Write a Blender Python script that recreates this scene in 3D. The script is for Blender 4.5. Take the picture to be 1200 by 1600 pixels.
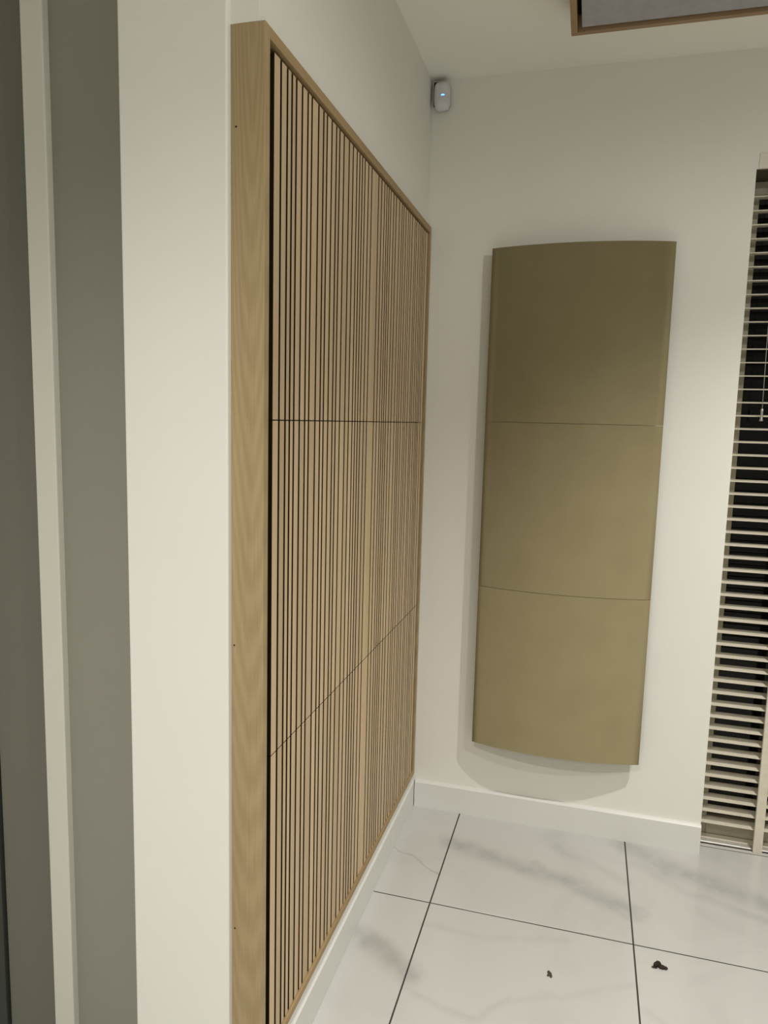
import bpy, bmesh, math, random
from mathutils import Matrix, Vector
random.seed(7)
for o in list(bpy.data.objects): bpy.data.objects.remove(o)
scene = bpy.context.scene
COL = scene.collection

# ------------------------------------------------------------------ camera
F_PX = 1132.7
RX, RY, RZ = -0.1261, -0.0251, 0.2712
CAM = Vector((0.5894, -2.6087, 1.4834))
cd = bpy.data.cameras.new('camera'); cam = bpy.data.objects.new('camera', cd); COL.objects.link(cam)
cd.sensor_fit = 'VERTICAL'; cd.sensor_height = 36.0; cd.sensor_width = 27.0
cd.lens = 36.0 * F_PX / 1600.0
cd.clip_start = 0.02
Rm = (Matrix.Rotation(RZ, 3, 'Z') @ Matrix.Rotation(RX, 3, 'X') @ Matrix.Rotation(RY, 3, 'Y'))
B = Matrix(((1, 0, 0), (0, 0, -1), (0, 1, 0)))
cam.matrix_world = Matrix.Translation(CAM) @ (Rm @ B).to_4x4()
scene.camera = cam

# ------------------------------------------------------------------ world, lights, exposure
w = bpy.data.worlds.new('night'); scene.world = w; w.use_nodes = True
w.node_tree.nodes['Background'].inputs[0].default_value = (0.010, 0.012, 0.016, 1)
w.node_tree.nodes['Background'].inputs[1].default_value = 1.0
vs = scene.view_settings
vs.view_transform = 'Standard'; vs.look = 'None'; vs.gamma = 1.0; vs.exposure = 0.06; vs.use_curve_mapping = False
CEIL = 2.648
def downlight_or_fill(x, y, power, cone=125, blend=0.5, radius=0.03, col=(1.0, 0.970, 0.925), aim=None):
    ld = bpy.data.lights.new('downlight_or_fill', 'SPOT'); lo = bpy.data.objects.new('downlight_or_fill_lamp', ld); COL.objects.link(lo)
    ld.energy = power; ld.color = col; ld.spot_size = math.radians(cone); ld.spot_blend = blend; ld.shadow_soft_size = radius
    lo.location = (x, y, CEIL - 0.012)
    if aim: lo.rotation_euler = (Vector(aim) - lo.location).to_track_quat('-Z', 'Y').to_euler()
    return lo
downlight_or_fill(1.50, -1.06, 138, 118, 1.0, 0.02)
downlight_or_fill(1.80, -2.10, 48, 178, 0.25)
downlight_or_fill(0.10, -2.75, 144, 140, 1.0)  # unseen lamp added to brighten the white pier
downlight_or_fill(0.60, -4.40, 120, 152, 1.0)  # far unseen lamp added as fill for the lower pier and the room

# ------------------------------------------------------------------ materials
def newmat(name, rough=0.6, spec=0.3):
    m = bpy.data.materials.new(name); m.use_nodes = True
    nt = m.node_tree; b = nt.nodes['Principled BSDF']
    b.inputs['Roughness'].default_value = rough
    b.inputs['Specular IOR Level'].default_value = spec
    return m, nt, b
def nd(nt, kind, **kw):
    n = nt.nodes.new(kind)
    for k, v in kw.items():
        if k.startswith('i_'):
            key = k[2:]; key = int(key) if key.isdigit() else key.replace('_', ' ')
            n.inputs[key].default_value = v
        else: setattr(n, k, v)
    return n
def ramp(nt, stops):
    r = nt.nodes.new('ShaderNodeValToRGB'); e = r.color_ramp.elements
    while len(e) < len(stops): e.new(0.5)
    for s, (p, c) in zip(e, stops): s.position = p; s.color = (*c, 1)
    return r
def paint(name, col, rough=0.6, bump=0.04, scale=260):
    m, nt, b = newmat(name, rough, 0.25)
    tc = nd(nt, 'ShaderNodeTexCoord')
    n = nd(nt, 'ShaderNodeTexNoise', i_Scale=1.7, i_Detail=4.0)
    nt.links.new(tc.outputs['Object'], n.inputs['Vector'])
    r = ramp(nt, [(0.3, tuple(c * 0.975 for c in col)), (0.7, tuple(min(1, c * 1.015) for c in col))])
    nt.links.new(n.outputs['Fac'], r.inputs['Fac']); nt.links.new(r.outputs['Color'], b.inputs['Base Color'])
    n2 = nd(nt, 'ShaderNodeTexNoise', i_Scale=float(scale), i_Detail=2.0)
    nt.links.new(tc.outputs['Object'], n2.inputs['Vector'])
    bp = nd(nt, 'ShaderNodeBump', i_Strength=bump, i_Distance=0.002)
    nt.links.new(n2.outputs['Fac'], bp.inputs['Height']); nt.links.new(bp.outputs['Normal'], b.inputs['Normal'])
    return m
def plain(name, col, rough=0.5, spec=0.3, metallic=0.0):
    m, nt, b = newmat(name, rough, spec)
    b.inputs['Metallic'].default_value = metallic
    tc = nd(nt, 'ShaderNodeTexCoord'); n = nd(nt, 'ShaderNodeTexNoise', i_Scale=40.0, i_Detail=3.0)
    nt.links.new(tc.outputs['Object'], n.inputs['Vector'])
    r = ramp(nt, [(0.3, tuple(c * 0.93 for c in col)), (0.7, tuple(min(1, c * 1.05) for c in col))])
    nt.links.new(n.outputs['Fac'], r.inputs['Fac']); nt.links.new(r.outputs['Color'], b.inputs['Base Color'])
    return m
def oak(name, dark, light, axis='Z', cathedral=False, vary=0.12, rough=0.5, fine=1.0):
    """oak veneer: long fibres along `axis`, optional broad cathedral figure, a small tint change from piece to piece"""
    m, nt, b = newmat(name, rough, 0.25)
    tc = nd(nt, 'ShaderNodeTexCoord'); oi = nd(nt, 'ShaderNodeObjectInfo')
    off = nd(nt, 'ShaderNodeVectorMath', operation='SCALE', i_Scale=17.0)
    cmb = nd(nt, 'ShaderNodeCombineXYZ')
    for k in range(3): nt.links.new(oi.outputs['Random'], cmb.inputs[k])
    nt.links.new(cmb.outputs[0], off.inputs[0])
    add = nd(nt, 'ShaderNodeVectorMath', operation='ADD')
    nt.links.new(tc.outputs['Object'], add.inputs[0]); nt.links.new(off.outputs[0], add.inputs[1])
    s = {'X': (1.3, 1, 1), 'Y': (1, 1.3, 1), 'Z': (1, 1, 1.3)}[axis]
    fib = [420.0 * fine] * 3; fib['XYZ'.index(axis)] = 5.0
    mp = nd(nt, 'ShaderNodeMapping'); mp.inputs['Scale'].default_value = fib
    nt.links.new(add.outputs[0], mp.inputs['Vector'])
    n1 = nd(nt, 'ShaderNodeTexNoise', i_Scale=1.0, i_Detail=3.0, i_Roughness=0.6)
    nt.links.new(mp.outputs[0], n1.inputs['Vector'])
    brd = [26.0] * 3; brd['XYZ'.index(axis)] = 1.6
    mp2 = nd(nt, 'ShaderNodeMapping'); mp2.inputs['Scale'].default_value = brd
    nt.links.new(add.outputs[0], mp2.inputs['Vector'])
    n2 = nd(nt, 'ShaderNodeTexNoise', i_Scale=1.0, i_Detail=2.0)
    nt.links.new(mp2.outputs[0], n2.inputs['Vector'])
    r = ramp(nt, [(0.25, dark), (0.72, light)])
    mx = nd(nt, 'ShaderNodeMix', data_type='FLOAT', i_0=0.45)
    nt.links.new(n1.outputs['Fac'], mx.inputs[2]); nt.links.new(n2.outputs['Fac'], mx.inputs[3])
    fac = mx.outputs[0]
    if cathedral:
        mp3 = nd(nt, 'ShaderNodeMapping'); mp3.inputs['Scale'].default_value = (42, 42, 2.4); mp3.inputs['Location'].default_value = (-0.35, 0, -2.7)
        nt.links.new(tc.outputs['Object'], mp3.inputs['Vector'])
        wv = nd(nt, 'ShaderNodeTexWave', wave_type='RINGS', rings_direction='SPHERICAL', i_Scale=1.3, i_Distortion=3.0, i_Detail=3.0, i_Detail_Scale=1.2)
        nt.links.new(mp3.outputs[0], wv.inputs['Vector'])
        mx2 = nd(nt, 'ShaderNodeMix', data_type='FLOAT', i_0=0.17)
        nt.links.new(fac, mx2.inputs[2]); nt.links.new(wv.outputs['Fac'], mx2.inputs[3]); fac = mx2.outputs[0]
    nt.links.new(fac, r.inputs['Fac'])
    hs = nd(nt, 'ShaderNodeHueSaturation')
    mr = nd(nt, 'ShaderNodeMapRange', i_3=1 - vary, i_4=1 + vary)
    nt.links.new(oi.outputs['Random'], mr.inputs[0]); nt.links.new(mr.outputs[0], hs.inputs['Value'])
    sn = nd(nt, 'ShaderNodeMath', operation='SINE'); ml = nd(nt, 'ShaderNodeMath', operation='MULTIPLY', i_1=57.0)
    nt.links.new(oi.outputs['Random'], ml.inputs[0]); nt.links.new(ml.outputs[0], sn.inputs[0])
    mr2 = nd(nt, 'ShaderNodeMapRange', i_1=-1.0, i_2=1.0, i_3=0.5 - vary * 0.06, i_4=0.5 + vary * 0.04)
    nt.links.new(sn.outputs[0], mr2.inputs[0]); nt.links.new(mr2.outputs[0], hs.inputs['Hue'])
    nt.links.new(r.outputs['Color'], hs.inputs['Color']); nt.links.new(hs.outputs['Color'], b.inputs['Base Color'])
    bp = nd(nt, 'ShaderNodeBump', i_Strength=0.12, i_Distance=0.001)
    nt.links.new(n1.outputs['Fac'], bp.inputs['Height']); nt.links.new(bp.outputs['Normal'], b.inputs['Normal'])
    return m

M = {}
M['wall'] = paint('white_wall_paint', (0.86, 0.85, 0.79))
M['ceil'] = paint('ceiling_paint', (0.95, 0.94, 0.86), 0.8)
M['base'] = paint('baseboard_gloss', (0.78, 0.78, 0.745), 0.35, 0.0)
M['grey'] = paint('recess_grey', (0.305, 0.295, 0.25), 0.45, 0.02)  # even grey tones, light to charcoal, for the surfaces left of the pier
M['greylight'] = paint('light_grey_trim', (0.66, 0.65, 0.57), 0.4, 0.02)
M['greydark'] = paint('dark_grey_door', (0.17, 0.165, 0.135), 0.45, 0.02)
M['charcoal'] = paint('charcoal_door', (0.05, 0.052, 0.045), 0.4, 0.02)
M['oak_side'] = oak('oak_board', (0.335, 0.245, 0.125), (0.47, 0.36, 0.20), 'Z', True, 0.0)
M['oak_y'] = oak('oak_rail', (0.30, 0.20, 0.10), (0.46, 0.33, 0.17), 'Y', False, 0.03)
M['oak_x'] = oak('oak_rail_cross', (0.28, 0.18, 0.10), (0.42, 0.29, 0.17), 'X', False, 0.03)
M['oak_slat'] = oak('oak_slat', (0.53, 0.395, 0.235), (0.70, 0.545, 0.345), 'Z', False, 0.09, 0.5)
M['felt'] = plain('dark_brown_backing', (0.030, 0.019, 0.010), 0.9, 0.1)
M['beech'] = plain('pale_louvre_paint', (0.72, 0.67, 0.55), 0.45)
M['sash'] = plain('beige_window_frame', (0.46, 0.42, 0.32), 0.5)
M['plastic'] = plain('white_plastic', (0.74, 0.74, 0.76), 0.35, 0.5)
M['black'] = plain('black_plastic', (0.02, 0.018, 0.016), 0.5)
M['steel'] = plain('brushed_steel', (0.55, 0.54, 0.52), 0.3, 0.5, 1.0)
M['cord'] = plain('grey_cord', (0.42, 0.40, 0.36), 0.8)
M['alu'] = plain('threshold_metal', (0.62, 0.60, 0.55), 0.4, 0.5, 0.3)
M['leaf'] = plain('dried_leaf', (0.035, 0.022, 0.016), 0.8)
M['crumb'] = plain('dark_crumb', (0.07, 0.06, 0.04), 0.8)
M['grout'] = plain('dark_grout', (0.06, 0.057, 0.048), 0.9)
M['outside'] = plain('night_terrace', (0.03, 0.03, 0.03), 0.9)
M['greyfabric'] = plain('grey_acoustic_fabric', (0.43, 0.43, 0.44), 0.9, 0.1)

# beige fabric with a fine weave
m, nt, b = newmat('beige_acoustic_fabric', 0.85, 0.15)
tc = nd(nt, 'ShaderNodeTexCoord')
n = nd(nt, 'ShaderNodeTexNoise', i_Scale=9.0, i_Detail=5.0)
nt.links.new(tc.outputs['Object'], n.inputs['Vector'])
r = ramp(nt, [(0.3, (0.280, 0.237, 0.131)), (0.7, (0.303, 0.258, 0.144))])
nt.links.new(n.outputs['Fac'], r.inputs['Fac']); nt.links.new(r.outputs['Color'], b.inputs['Base Color'])
n2 = nd(nt, 'ShaderNodeTexNoise', i_Scale=700.0, i_Detail=2.0)
nt.links.new(tc.outputs['Object'], n2.inputs['Vector'])
bp = nd(nt, 'ShaderNodeBump', i_Strength=0.15, i_Distance=0.001)
nt.links.new(n2.outputs['Fac'], bp.inputs['Height']); nt.links.new(bp.outputs['Normal'], b.inputs['Normal'])
M['beige'] = m

# glass and blue indicator
m, nt, b = newmat('window_glass', 0.06, 0.2)
b.inputs['Base Color'].default_value = (0.004, 0.004, 0.004, 1)
b.inputs['Transmission Weight'].default_value = 0.0
M['glass'] = m
m, nt, b = newmat('blue_indicator', 0.3)
b.inputs['Base Color'].default_value = (0.1, 0.3, 1, 1)
b.inputs['Emission Color'].default_value = (0.10, 0.40, 1, 1); b.inputs['Emission Strength'].default_value = 2.6
M['blue'] = m

# printed marble of the tiles: each vein is a polyline in the floor's own metres
VEINS = [
    ([(0.20, -0.215), (0.40, -0.262), (0.593, -0.312), (0.80, -0.41)], 0.055, 0.36),
    ([(0.27, -0.23), (0.36, -0.255)], 0.004, 0.25),
    ([(0.50, -0.25), (0.66, -0.345), (0.79, -0.44)], 0.030, 0.30),
    ([(0.56, -0.12), (0.70, -0.22), (0.80, -0.26)], 0.030, 0.14),
    ([(0.80, -0.03), (0.96, -0.155), (1.10, -0.20), (1.40, -0.32)], 0.070, 0.32),
    ([(0.83, -0.15), (1.00, -0.26), (1.25, -0.36)], 0.035, 0.18),
    ([(0.02, -0.755), (0.10, -0.80), (0.20, -0.855)], 0.050, 0.42),
    ([(0.02, -0.30), (0.10, -0.345), (0.197, -0.41)], 0.007, 0.30),
    ([(0.20, -0.905), (0.27, -0.925), (0.34, -0.95), (0.41, -0.945), (0.482, -0.865)], 0.014, 0.15),
    ([(0.41, -0.945), (0.48, -0.87), (0.64, -0.80), (0.80, -0.715)], 0.016, 0.09),
    ([(0.20, -0.66), (0.387, -0.655), (0.60, -0.60)], 0.018, 0.10),
    ([(0.82, -0.80), (1.00, -0.90), (1.25, -1.02)], 0.020, 0.12),
]
m, nt, b = newmat('marble_tile', 0.16, 0.5)
L = nt.links
ge = nd(nt, 'ShaderNodeNewGeometry')
nz = nd(nt, 'ShaderNodeTexNoise', i_Scale=7.0, i_Detail=6.0, i_Roughness=0.62)
L.new(ge.outputs['Position'], nz.inputs['Vector'])
ns = nd(nt, 'ShaderNodeVectorMath', operation='SUBTRACT'); ns.inputs[1].default_value = (0.5, 0.5, 0.5)
L.new(nz.outputs['Color'], ns.inputs[0])
nsc = nd(nt, 'ShaderNodeVectorMath', operation='SCALE', i_Scale=0.085); L.new(ns.outputs[0], nsc.inputs[0])
wp = nd(nt, 'ShaderNodeVectorMath', operation='ADD'); L.new(ge.outputs['Position'], wp.inputs[0]); L.new(nsc.outputs[0], wp.inputs[1])
flat = nd(nt, 'ShaderNodeVectorMath', operation='MULTIPLY'); flat.inputs[1].default_value = (1, 1, 0); L.new(wp.outputs[0], flat.inputs[0])
total = None
for pts, width, strength in VEINS:
    dmin = None
    for (ax, ay), (bx, by) in zip(pts[:-1], pts[1:]):
        ba = Vector((bx - ax, by - ay, 0)); ll = ba.dot(ba)
        pa = nd(nt, 'ShaderNodeVectorMath', operation='SUBTRACT'); pa.inputs[1].default_value = (ax, ay, 0); L.new(flat.outputs[0], pa.inputs[0])
        dt = nd(nt, 'ShaderNodeVectorMath', operation='DOT_PRODUCT'); dt.inputs[1].default_value = ba / ll; L.new(pa.outputs[0], dt.inputs[0])
        cl = nd(nt, 'ShaderNodeClamp'); L.new(dt.outputs['Value'], cl.inputs[0])
        sc = nd(nt, 'ShaderNodeVectorMath', operation='SCALE'); sc.inputs[0].default_value = ba; L.new(cl.outputs[0], sc.inputs['Scale'])
        ds = nd(nt, 'ShaderNodeVectorMath', operation='DISTANCE'); L.new(pa.outputs[0], ds.inputs[0]); L.new(sc.outputs[0], ds.inputs[1])
        if dmin is None: dmin = ds.outputs['Value']
        else:
            mn = nd(nt, 'ShaderNodeMath', operation='MINIMUM'); L.new(dmin, mn.inputs[0]); L.new(ds.outputs['Value'], mn.inputs[1]); dmin = mn.outputs[0]
    mr = nd(nt, 'ShaderNodeMapRange', interpolation_type='SMOOTHSTEP', i_1=0.0, i_2=width * 1.25, i_3=strength, i_4=0.0)
    L.new(dmin, mr.inputs[0])
    if total is None: total = mr.outputs[0]
    else:
        mxm = nd(nt, 'ShaderNodeMath', operation='MAXIMUM'); L.new(total, mxm.inputs[0]); L.new(mr.outputs[0], mxm.inputs[1]); total = mxm.outputs[0]
# broken-up density and faint general clouding, which also veins the tiles out of view
br = nd(nt, 'ShaderNodeTexNoise', i_Scale=16.0, i_Detail=5.0, i_Roughness=0.6); L.new(ge.outputs['Position'], br.inputs['Vector'])
brr = nd(nt, 'ShaderNodeMapRange', i_1=0.3, i_2=0.7, i_3=0.45, i_4=1.15); L.new(br.outputs['Fac'], brr.inputs[0])
vm = nd(nt, 'ShaderNodeMath', operation='MULTIPLY'); L.new(total, vm.inputs[0]); L.new(brr.outputs[0], vm.inputs[1])
cn = nd(nt, 'ShaderNodeTexNoise', i_Scale=2.6, i_Detail=6.0, i_Roughness=0.55, i_Distortion=1.2); L.new(ge.outputs['Position'], cn.inputs['Vector'])
cr = nd(nt, 'ShaderNodeMapRange', i_1=0.52, i_2=0.75, i_3=0.0, i_4=0.12); L.new(cn.outputs['Fac'], cr.inputs[0])
tot = nd(nt, 'ShaderNodeMath', operation='ADD', use_clamp=True); L.new(vm.outputs[0], tot.inputs[0]); L.new(cr.outputs[0], tot.inputs[1])
mc = nd(nt, 'ShaderNodeMix', data_type='RGBA'); mc.inputs[6].default_value = (0.575, 0.572, 0.545, 1); mc.inputs[7].default_value = (0.17, 0.172, 0.155, 1)
L.new(tot.outputs[0], mc.inputs[0]); L.new(mc.outputs[2], b.inputs['Base Color'])
M['marble'] = m

# ------------------------------------------------------------------ mesh helpers
def add_box(bm, x0, x1, y0, y1, z0, z1):
    v = [bm.verts.new(p) for p in ((x0, y0, z0), (x1, y0, z0), (x1, y1, z0), (x0, y1, z0), (x0, y0, z1), (x1, y0, z1), (x1, y1, z1), (x0, y1, z1))]
    for f in ((0, 3, 2, 1), (4, 5, 6, 7), (0, 1, 5, 4), (1, 2, 6, 5), (2, 3, 7, 6), (3, 0, 4, 7)): bm.faces.new([v[i] for i in f])
def bevel(bm, r, seg=2):
    bmesh.ops.bevel(bm, geom=list(bm.edges), offset=r, segments=seg, profile=0.5, affect='EDGES')
def mesh_of(name, bm, mat, smooth=False):
    me = bpy.data.meshes.new(name); bmesh.ops.recalc_face_normals(bm, faces=bm.faces); bm.to_mesh(me); bm.free()
    me.materials.append(mat)
    if smooth:
        for p in me.polygons: p.use_smooth = True
    return me
def link(name, me, parent=None, loc=None):
    o = bpy.data.objects.new(name, me); COL.objects.link(o)
    if parent is not None: o.parent = parent
    if loc is not None: o.location = loc
    return o
def centred_box(name, x0, x1, y0, y1, z0, z1, mat, parent=None, bev=0.0, seg=2, origin=(0, 0, 0)):
    """a box whose mesh is centred on itself; origin is the parent's own location"""
    cx, cy, cz = (x0 + x1) / 2, (y0 + y1) / 2, (z0 + z1) / 2
    bm = bmesh.new(); add_box(bm, x0 - cx, x1 - cx, y0 - cy, y1 - cy, z0 - cz, z1 - cz)
    if bev: bevel(bm, bev, seg)
    return link(name, mesh_of(name, bm, mat), parent, (cx - origin[0], cy - origin[1], cz - origin[2]))
def boxes(name, lst, mat, parent=None, bev=0.0):
    bm = bmesh.new()
    for bx in lst:
        t = bmesh.new(); add_box(t, *bx)
        if bev: bevel(t, bev, 3)
        me = bpy.data.meshes.new('tmp'); t.to_mesh(me); t.free(); bm.from_mesh(me); bpy.data.meshes.remove(me)
    return link(name, mesh_of(name, bm, mat), parent)
def struct(o): o['kind'] = 'structure'; return o
def tag(o, label, cat, group=None):
    o['label'] = label; o['category'] = cat
    if group: o['group'] = group
    return o
def empty(name, loc):
    o = bpy.data.objects.new(name, None); COL.objects.link(o); o.location = loc; o.empty_display_size = 0.05
    return o

# ------------------------------------------------------------------ the setting
XR, YN, XL = 4.0, -5.4, -1.7          # right wall, wall behind the camera, far left wall
Y0 = -1.3762                           # near end of the boxed-out wall
PIERX0, PIERX1, PIERY = -0.272, -0.0530, -1.390
RECY = -1.318                          # grey surfaces left of the pier
WX, WZ = 1.047, 2.292                  # window opening: left edge and head
WXR = 2.60
FZ0, FZ1 = 0.1272, 2.1608              # oak frame bottom and top
BBH, BBT = 0.105, 0.0165

floor = struct(link('floor', mesh_of('floor', (lambda bm: (add_box(bm, XL - 0.1, XR + 0.1, YN - 0.1, 0.065, -0.15, -0.0007), bm)[1])(bmesh.new()), M['grout'])))
TS = 0.600; GX, GY = 0.1983, -0.5559; GAP = 0.0045
tile_cache = {}
def tile_piece(x0, x1, y0, y1):
    key = (round(x1 - x0, 4), round(y1 - y0, 4))
    if key not in tile_cache:
        bm = bmesh.new(); hx, hy = key[0] / 2, key[1] / 2
        add_box(bm, -hx, hx, -hy, hy, -0.006, 0.0)
        bmesh.ops.bevel(bm, geom=[e for e in bm.edges if all(v.co.z > -0.001 for v in e.verts)], offset=0.0006, segments=1, affect='EDGES')
        tile_cache[key] = mesh_of('tile', bm, M['marble'])
    link('tile', tile_cache[key], floor, ((x0 + x1) / 2, (y0 + y1) / 2, 0.0))
for i in range(-4, 8):
    for j in range(-10, 2):
        x0, x1 = GX + i * TS + GAP / 2, GX + (i + 1) * TS - GAP / 2
        y0, y1 = GY + j * TS + GAP / 2, GY + (j + 1) * TS - GAP / 2
        x0, x1 = max(x0, XL), min(x1, XR)
        y0, y1 = max(y0, YN), min(y1, 0.064)
        if x1 - x0 < 0.012 or y1 - y0 < 0.012: continue
        if (x1 <= 0 and y0 >= PIERY): continue                      # under the boxed-out wall
        tile_piece(x0, x1, y0, y1)

struct(boxes('ceiling', [(XL - 0.1, XR + 0.1, YN - 0.1, 0.25, CEIL, CEIL + 0.12)], M['ceil']))
struct(boxes('wall_back', [(0.0, WX, 0.0, 0.25, 0.0, CEIL), (WX, WXR, 0.0, 0.25, WZ, CEIL), (WXR, XR + 0.1, 0.0, 0.25, 0.0, CEIL)], M['wall']))
wl = struct(boxes('wall_left', [(PIERX0, PIERX1, PIERY, 0.25, 0.0, CEIL)], M['wall'], bev=0.004))
boxes('wall_head', [(PIERX1, 0.0, Y0, 0.0, FZ1, CEIL)], M['wall'], wl)
boxes('wall_foot', [(PIERX1, 0.0, Y0, 0.0, 0.0, FZ0)], M['wall'], wl)
struct(boxes('wall_right', [(XR, XR + 0.1, YN, 0.0, 0.0, CEIL)], M['wall']))
struct(boxes('wall_rear', [(XL, XR, YN - 0.1, YN, 0.0, CEIL)], M['wall']))
struct(boxes('wall_far_left', [(XL - 0.1, XL, YN, RECY, 0.0, CEIL)], M['wall']))
struct(boxes('wall_recess', [(-0.478, PIERX0, RECY, RECY + 0.1, 0.0, CEIL), (XL, -1.62, RECY, RECY + 0.1, 0.0, CEIL)], M['grey']))
# door casing and the grey door leaf left of it
struct(boxes('trim_1', [(-0.530, -0.478, RECY - 0.018, RECY + 0.1, 0.0, CEIL)], M['greylight'], bev=0.003))
d1 = struct(boxes('door_1', [(-0.676, -0.530, RECY + 0.004, RECY + 0.1, 0.0, CEIL)], M['greydark'], bev=0.002))
struct(boxes('door_2', [(-1.62, -0.681, RECY - 0.004, RECY + 0.1, 0.0, CEIL)], M['charcoal'], bev=0.002))
struct(boxes('trim_2', [(-0.690, -0.668, RECY + 0.1, RECY + 0.13, 0.0, CEIL)], M['felt']))

# baseboards with a small chamfered top
def baseboard(name, pts_dir, length, loc, rot):
    bm = bmesh.new()
    prof = [(0, 0), (BBT, 0), (BBT, BBH - 0.006), (BBT - 0.006, BBH), (0, BBH)]
    a = [bm.verts.new((0, -p, z)) for p, z in prof]; c = [bm.verts.new((length, -p, z)) for p, z in prof]
    bm.faces.new(a); bm.faces.new(list(reversed(c)))
    for k in range(5): bm.faces.new((a[k], a[(k + 1) % 5], c[(k + 1) % 5], c[k]))
    o = struct(link(name, mesh_of(name, bm, M['base']))); o.location = loc; o.rotation_euler = (0, 0, rot); return o
baseboard('baseboard_back', None, WX - BBT - 0.0022, (BBT + 0.0022, 0.0, 0.0), 0.0)
baseboard('baseboard_left', None, -Y0, (0.0, Y0, 0.0), math.pi / 2)

struct(boxes('gap_shade_strip', [(BBT + 0.0002, BBT + 0.0020, -BBT + 0.001, -0.0005, 0.004, BBH - 0.003)], M['felt']))  # dark strip set in the baseboard corner gap, its shade put in as colour

# ------------------------------------------------------------------ slatted oak acoustic wall unit
FX0, FX1 = -0.0528, 0.0131
MT = 0.0205
ORG = (FX0, Y0, FZ0)
unit = empty('acoustic_wall_unit', ORG)
tag(unit, 'tall oak framed acoustic unit with vertical slats on the left wall', 'acoustic panel')
YF = -0.003
near = centred_box('frame_board', FX0, FX1, Y0, Y0 + MT, FZ0, FZ1, M['oak_side'], unit, 0.0007, 1, ORG)
near['label'] = 'broad oak side board with arched grain'
centred_box('frame_board', FX0, FX1, YF - 0.016, YF, FZ0, FZ1, M['oak_side'], unit, 0.0007, 1, ORG)
centred_box('frame_rail', FX0, FX1, Y0 + MT, YF - 0.016, FZ1 - MT, FZ1, M['oak_y'], unit, 0.0007, 1, ORG)
centred_box('frame_rail', FX0, FX1, Y0 + MT, YF - 0.016, FZ0, FZ0 + 0.017, M['oak_y'], unit, 0.0007, 1, ORG)
for (nx, nz_) in ((-0.0425, 1.9915), (-0.0470, 1.0443), (-0.0465, 0.4493)):
    bm = bmesh.new(); bmesh.ops.create_cone(bm, cap_ends=True, segments=10, radius1=0.0017, radius2=0.0017, depth=0.0012, matrix=Matrix.Rotation(math.pi / 2, 4, 'X'))
    link('nail_hole', mesh_of('nail_hole', bm, M['felt']), near, (nx - (FX0 + FX1) / 2, -MT / 2 - 0.0001, nz_ - (FZ0 + FZ1) / 2))
WA, WB, WC = 0.0300, 0.0220, 0.0140
SEQ = [0.0255, WB, WC, WC, WB, WB, WC, WA, WB, WC, WB, WB, WC, WB, WA, WB, WB, WC, WC, WC, WB, WB, 0.0280]
SG = 0.0080
SX0, SX1 = -0.0105, 0.0075
YS = -1.3246
YM = YS + sum(SEQ) + SG * (len(SEQ) - 1)
ROWS = [(0.8025, FZ0 + 0.0172), (1.4781, 0.8025), (2.1340, 1.4781)]
slat_cache = {}
def slat_mesh(wd, ht):
    key = (round(wd, 5), round(ht, 5))
    if key not in slat_cache:
        bm = bmesh.new(); add_box(bm, -(SX1 - SX0) / 2, (SX1 - SX0) / 2, -wd / 2, wd / 2, -ht / 2, ht / 2)
        bmesh.ops.bevel(bm, geom=[e for e in bm.edges if all(v.co.x > 0 for v in e.verts)], offset=0.0005, segments=1, affect='EDGES')
        me = mesh_of('slat', bm, M['oak_slat']); me.materials.append(M['felt'])   # oak veneer on a dark core
        for p in me.polygons:
            if p.normal.x < 0.3: p.material_index = 1
        slat_cache[key] = me
    return slat_cache[key]
for (zt, zb) in ROWS:
    for c in range(2):
        ya = YS if c == 0 else YM
        yb = ya + (YM - YS)
        px, py, pz = -0.019, (ya + yb) / 2, (zt + zb) / 2
        back = centred_box('slat_panel_backing', -0.026, -0.0106, ya, yb, zb, zt, M['felt'], unit, 0, 2, ORG)
        y = ya
        for wd in (SEQ if c == 0 else SEQ[::-1]):
            ht = zt - zb - 0.0022
            link('slat', slat_mesh(wd - 0.0009, ht), back, ((SX0 + SX1) / 2 - (-0.0183), y + wd / 2 - py, 0.0))
            y += wd + SG
centred_box('shadow_gap_liner', -0.0300, -0.0262, Y0 + MT, YF - 0.016, FZ0 + 0.017, FZ1 - MT, M['felt'], unit, 0, 2, ORG)

# ------------------------------------------------------------------ curved beige absorber on the back wall
BX0, BX1, BE, SAG = 0.2378, 0.8231, 0.050, 0.0453
ab = empty('curved_wall_absorber', ((BX0 + BX1) / 2, 0.0, 0.3108))
tag(ab, 'tall bowed beige fabric panel in three sections on the back wall', 'acoustic panel')
def curved(z0, z1):
    bm = bmesh.new(); n = 40; h = (BX1 - BX0) / 2
    rows = []
    rad = (h * h + SAG * SAG) / (2 * SAG)
    prof = []
    a0 = math.asin(h / rad)
    for i in range(n + 1):
        a = -a0 + 2 * a0 * i / n
        prof.append((rad * math.sin(a), -BE - (rad * math.cos(a) - (rad - SAG))))
    TH = 0.014                                           # a bowed shell that stands off the wall
    outline = prof + [(x, y + TH) for x, y in reversed(prof)]
    lo = [bm.verts.new((x, y, z0)) for x, y in outline]; hi = [bm.verts.new((x, y, z1)) for x, y in outline]
    k = len(outline)
    for i in range(k):
        f = bm.faces.new((lo[i], lo[(i + 1) % k], hi[(i + 1) % k], hi[i]))
        f.smooth = i < n
    bm.faces.new(list(reversed(lo))); bm.faces.new(hi)
    bmesh.ops.bevel(bm, geom=[e for e in bm.edges if abs(e.verts[0].co.z - e.verts[1].co.z) < 1e-6 and max(v.co.y + BE + SAG * (1 - (v.co.x / h) ** 2) for v in e.verts) < 0.004], offset=0.0012, segments=1, affect='EDGES')
    return bm
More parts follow.
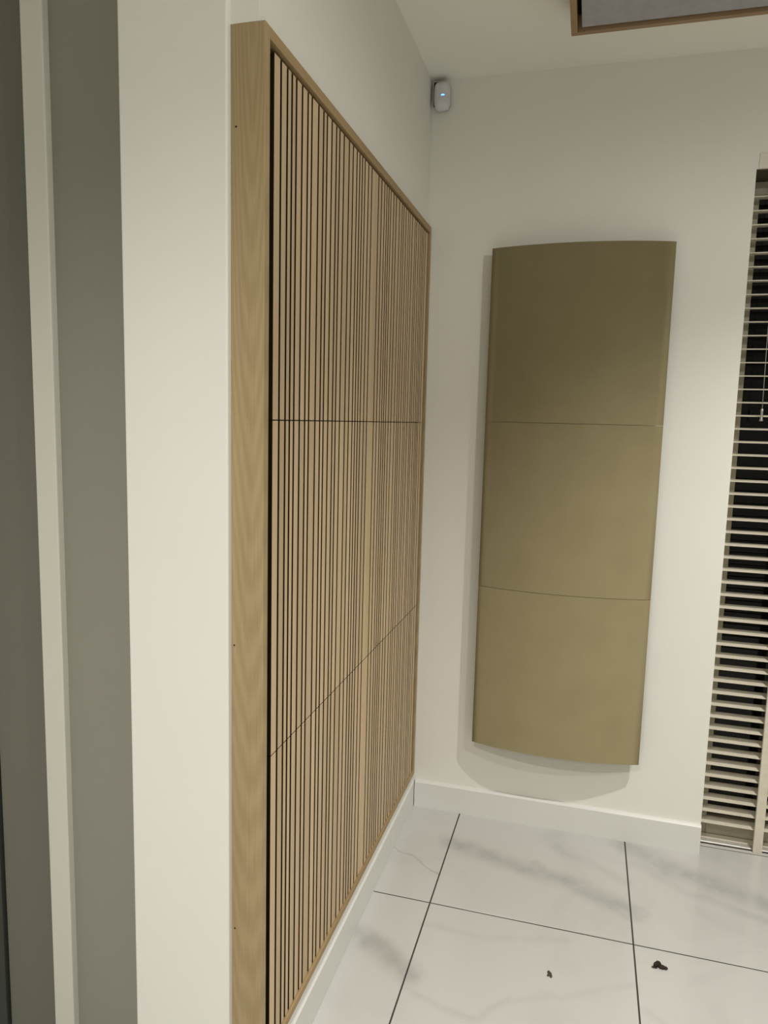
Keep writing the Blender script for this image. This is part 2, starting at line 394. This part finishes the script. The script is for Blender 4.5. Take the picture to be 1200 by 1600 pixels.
for z0, z1 in ((0.3108, 0.8999), (0.9013, 1.4862), (1.4876, 2.0712)):
    zc = (z0 + z1) / 2
    link('curved_section', mesh_of('curved_section', curved(z0 - zc, z1 - zc), M['beige']), ab, (0, 0, zc - 0.3108))

for z in (0.60, 1.19, 1.78):
    bm = bmesh.new(); add_box(bm, -0.14, 0.14, -0.0700, -0.0003, -0.02, 0.02)
    link('mounting_batten', mesh_of('mounting_batten', bm, M['oak_x']), ab, (0, 0, z - 0.3108))

# ------------------------------------------------------------------ ceiling acoustic panel
CX0, CX1, CY0, CY1, CZ = 0.477, 1.140, -1.020, -0.357, 2.570
cl = empty('ceiling_acoustic_panel', ((CX0 + CX1) / 2, (CY0 + CY1) / 2, CEIL))
tag(cl, 'grey fabric panel in a wooden frame hung under the ceiling', 'acoustic panel')
o3 = tuple(cl.location)
CT = 0.017
centred_box('frame_rail', CX0, CX1, CY1 - CT, CY1, CZ, CEIL - 0.0005, M['oak_x'], cl, 0.0006, 1, o3)
centred_box('frame_rail', CX0, CX1, CY0, CY0 + CT, CZ, CEIL - 0.0005, M['oak_x'], cl, 0.0006, 1, o3)
centred_box('frame_rail', CX0, CX0 + CT, CY0 + CT, CY1 - CT, CZ, CEIL - 0.0005, M['oak_y'], cl, 0.0006, 1, o3)
centred_box('frame_rail', CX1 - CT, CX1, CY0 + CT, CY1 - CT, CZ, CEIL - 0.0005, M['oak_y'], cl, 0.0006, 1, o3)
centred_box('fabric_face', CX0 + CT + 0.012, CX1 - CT - 0.012, CY0 + CT + 0.012, CY1 - CT - 0.012, CZ + 0.006, CZ + 0.045, M['greyfabric'], cl, 0.001, 1, o3)
centred_box('backing', CX0 + CT, CX1 - CT, CY0 + CT, CY1 - CT, CZ + 0.045, CEIL - 0.001, M['felt'], cl, 0, 1, o3)

# ------------------------------------------------------------------ motion sensor in the upper corner
sen = empty('motion_sensor', (0.036, -0.0005, 2.59))
tag(sen, 'small white motion sensor with blue light in the ceiling corner', 'sensor')
bm = bmesh.new()
n = 28
def ring(hw, hh, y, pw=4.0):
    vs_ = []
    for i in range(n):
        a = 2 * math.pi * i / n
        ca, sa = math.cos(a), math.sin(a)
        vs_.append(bm.verts.new((hw * math.copysign(abs(ca) ** (2 / pw), ca), y, hh * math.copysign(abs(sa) ** (2 / pw), sa))))
    return vs_
rings = [ring(0.0270, 0.0440, 0.0), ring(0.0275, 0.0445, -0.016), ring(0.0265, 0.0430, -0.026), ring(0.0225, 0.0385, -0.0335), ring(0.0140, 0.0280, -0.0365)]
for a, c in zip(rings[:-1], rings[1:]):
    for i in range(n): bm.faces.new((a[i], a[(i + 1) % n], c[(i + 1) % n], c[i]))
bm.faces.new(rings[0]); bm.faces.new(list(reversed(rings[-1])))
body = link('sensor_body', mesh_of('sensor_body', bm, M['plastic'], True), sen, (0.004, -0.006, -0.004))
bm = bmesh.new(); add_box(bm, -0.0285, 0.010, -0.012, 0.0, -0.030, 0.0485); bevel(bm, 0.002, 2)
link('bracket', mesh_of('bracket', bm, M['black']), sen, (0.0, 0.0, 0.0))
bm = bmesh.new()
n2_ = 12; rows = []
for i in range(n2_ + 1):
    a = math.radians(20 + 140 * i / n2_)
    ro, ri = 0.0068, 0.0030
    rows.append([bm.verts.new((ro * math.cos(a), -0.0010, 0.75 * ro * math.sin(a) - 0.002)), bm.verts.new((ri * math.cos(a), -0.0010, 0.6 * ri * math.sin(a) - 0.002)),
                 bm.verts.new((ro * math.cos(a), 0.002, 0.75 * ro * math.sin(a) - 0.002)), bm.verts.new((ri * math.cos(a), 0.002, 0.6 * ri * math.sin(a) - 0.002))])
for a, c in zip(rows[:-1], rows[1:]):
    bm.faces.new((a[0], a[1], c[1], c[0])); bm.faces.new((a[2], c[2], c[3], a[3])); bm.faces.new((a[0], c[0], c[2], a[2])); bm.faces.new((a[1], a[3], c[3], c[1]))
bm.faces.new((rows[0][0], rows[0][2], rows[0][3], rows[0][1])); bm.faces.new((rows[-1][0], rows[-1][1], rows[-1][3], rows[-1][2]))
ind = link('indicator_light', mesh_of('indicator_light', bm, M['blue']), body, (0.006, -0.0368, -0.004))
ind['label'] = 'glowing blue arc'

# ------------------------------------------------------------------ window with louvres
win = struct(empty('window_1', (WX, 0.12, 0.0)))
wo = (WX, 0.12, 0.0)
YW0, YW1 = 0.122, 0.190
centred_box('window_frame', WX - 0.0, WX + 0.038, YW0, YW1, 0.010, WZ - 0.045, M['sash'], win, 0.002, 2, wo)
centred_box('window_frame', WXR - 0.045, WXR, YW0, YW1, 0.010, WZ - 0.045, M['sash'], win, 0.002, 2, wo)
centred_box('window_frame', WX, WXR, YW0, YW1, WZ - 0.045, WZ - 0.001, M['sash'], win, 0.002, 2, wo)
centred_box('window_frame', WX + 0.038, WXR - 0.045, YW0, YW1, 0.010, 0.075, M['sash'], win, 0.002, 2, wo)
centred_box('window_mullion', 1.80, 1.86, YW0, YW1, 0.075, WZ - 0.045, M['sash'], win, 0.002, 2, wo)
for a, c in ((WX + 0.038, 1.80), (1.86, WXR - 0.045)):
    centred_box('pane', a, c, 0.150, 0.158, 0.075, WZ - 0.045, M['glass'], win, 0, 2, wo)
centred_box('threshold', WX, WXR, 0.066, 0.250, -0.02, 0.001, M['black'], win, 0, 1, wo)
centred_box('threshold_ledge', WX, WXR, 0.091, 0.122, 0.001, 0.010, M['beech'], win, 0.001, 1, wo)
centred_box('threshold_rib', WX, WXR, 0.067, 0.087, 0.001, 0.007, M['alu'], win, 0.0015, 1, wo)
centred_box('soffit_shade', WX, WXR, 0.004, 0.121, WZ - 0.004, WZ - 0.0005, plain('olive_shade', (0.07, 0.06, 0.03), 0.7), win, 0, 1, wo)  # thin sheet under the lintel; the shade there is painted as dark olive
struct(boxes('trim_3', [(WX + 0.006, WXR, -0.003, 0.0, WZ, WZ + 0.047)], paint('window_head_trim', (0.80, 0.77, 0.66), 0.5, 0.0), bev=0.001))
struct(boxes('floor_terrace', [(WX - 1, WXR + 1, 0.26, 3.0, -0.1, -0.02)], M['outside']))

sh = empty('louvre_shutter', (WX, 0.065, 0.0))
tag(sh, 'pale horizontal louvre blind covering the dark window beside the beige panel', 'blind')
so = (WX, 0.065, 0.0)
TOPZ, PITCH, NS = 2.228, 0.04386, 50
SD, STH = 0.047, 0.0034
bm = bmesh.new(); add_box(bm, -(WXR - WX - 0.008) / 2, (WXR - WX - 0.008) / 2, 0, SD, -STH / 2, STH / 2)
bmesh.ops.bevel(bm, geom=[e for e in bm.edges if abs(e.verts[0].co.x - e.verts[1].co.x) > 0.5], offset=0.001, segments=2, affect='EDGES')
sm = mesh_of('slat', bm, M['beech'])
for k in range(NS):
    s = link('slat', sm, sh, ((WXR - WX) / 2, 0.0, TOPZ - k * PITCH))
    s.rotation_euler = (math.radians(4.5), 0, 0)
for px_ in (1.231, 1.86, 2.45):
    centred_box('upright', px_, px_ + 0.030, 0.052, 0.0640, 0.0, WZ - 0.004, M['beech'], sh, 0.002, 2, so)
cx_ = 1.133
def tube(name, pts, r, mat, parent, loc, seg=8):
    bm = bmesh.new(); rs = []
    for (x, y, z), rr in zip(pts, r):
        rs.append([bm.verts.new((x + rr * math.cos(2 * math.pi * i / seg), y + rr * math.sin(2 * math.pi * i / seg), z)) for i in range(seg)])
    for a, c in zip(rs[:-1], rs[1:]):
        for i in range(seg): bm.faces.new((a[i], a[(i + 1) % seg], c[(i + 1) % seg], c[i]))
    bm.faces.new(list(reversed(rs[0]))); bm.faces.new(rs[-1])
    return link(name, mesh_of(name, bm, mat, True), parent, loc)
pc = tube('pull_cord', [(0, 0, 0), (-0.004, 0, 0.25), (-0.004, 0, 0.73)], [0.0010] * 3, M['cord'], sh, (cx_ - so[0], 0.045 - so[1], 1.553))
tube('cord_weight', [(0, 0, 0.0), (0, 0, -0.006), (0, 0, -0.014), (0, 0, -0.034), (0, 0, -0.040), (0, 0, -0.042)], [0.002, 0.0048, 0.0040, 0.0042, 0.0062, 0.0055], M['steel'], pc, (0, 0, 0), 14)

# ------------------------------------------------------------------ bits on the floor
def leaf(name, blobs, mat, loc, label, cat):
    bm = bmesh.new()
    for (x, y, z, rx, ry, rz) in blobs:
        mt = Matrix.Translation((x, y, z)) @ Matrix.Diagonal((rx, ry, rz, 1))
        bmesh.ops.create_icosphere(bm, subdivisions=2, radius=1.0, matrix=mt)
    for v in bm.verts:
        v.co += Vector((random.uniform(-1, 1), random.uniform(-1, 1), random.uniform(-0.3, 0.6))) * 0.0008
        v.co.z = max(v.co.z, 0.0)
    o = link(name, mesh_of(name, bm, mat, True)); o.location = loc
    return tag(o, label, cat)
leaf('dried_leaf', [(-0.002, 0.002, 0.006, 0.008, 0.006, 0.011), (-0.009, 0, 0.005, 0.006, 0.006, 0.007), (0.008, -0.002, 0.003, 0.010, 0.007, 0.006), (0.016, -0.003, 0.003, 0.007, 0.005, 0.004), (-0.012, -0.007, 0.0015, 0.008, 0.003, 0.0018)],
     M['leaf'], (0.861, -0.628, 0.0005), 'curled dark dried leaf scrap on the marble tile near the window', 'leaf')
leaf('floor_crumb', [(-0.003, 0.006, 0.001, 0.0036, 0.006, 0.0016), (0.001, 0.0, 0.001, 0.004, 0.007, 0.002), (0.004, -0.007, 0.001, 0.0035, 0.006, 0.0016), (-0.004, -0.006, 0.001, 0.003, 0.004, 0.0012)],
     M['crumb'], (0.572, -0.747, 0.0005), 'tiny dark crumb on the middle marble tile', 'crumb')
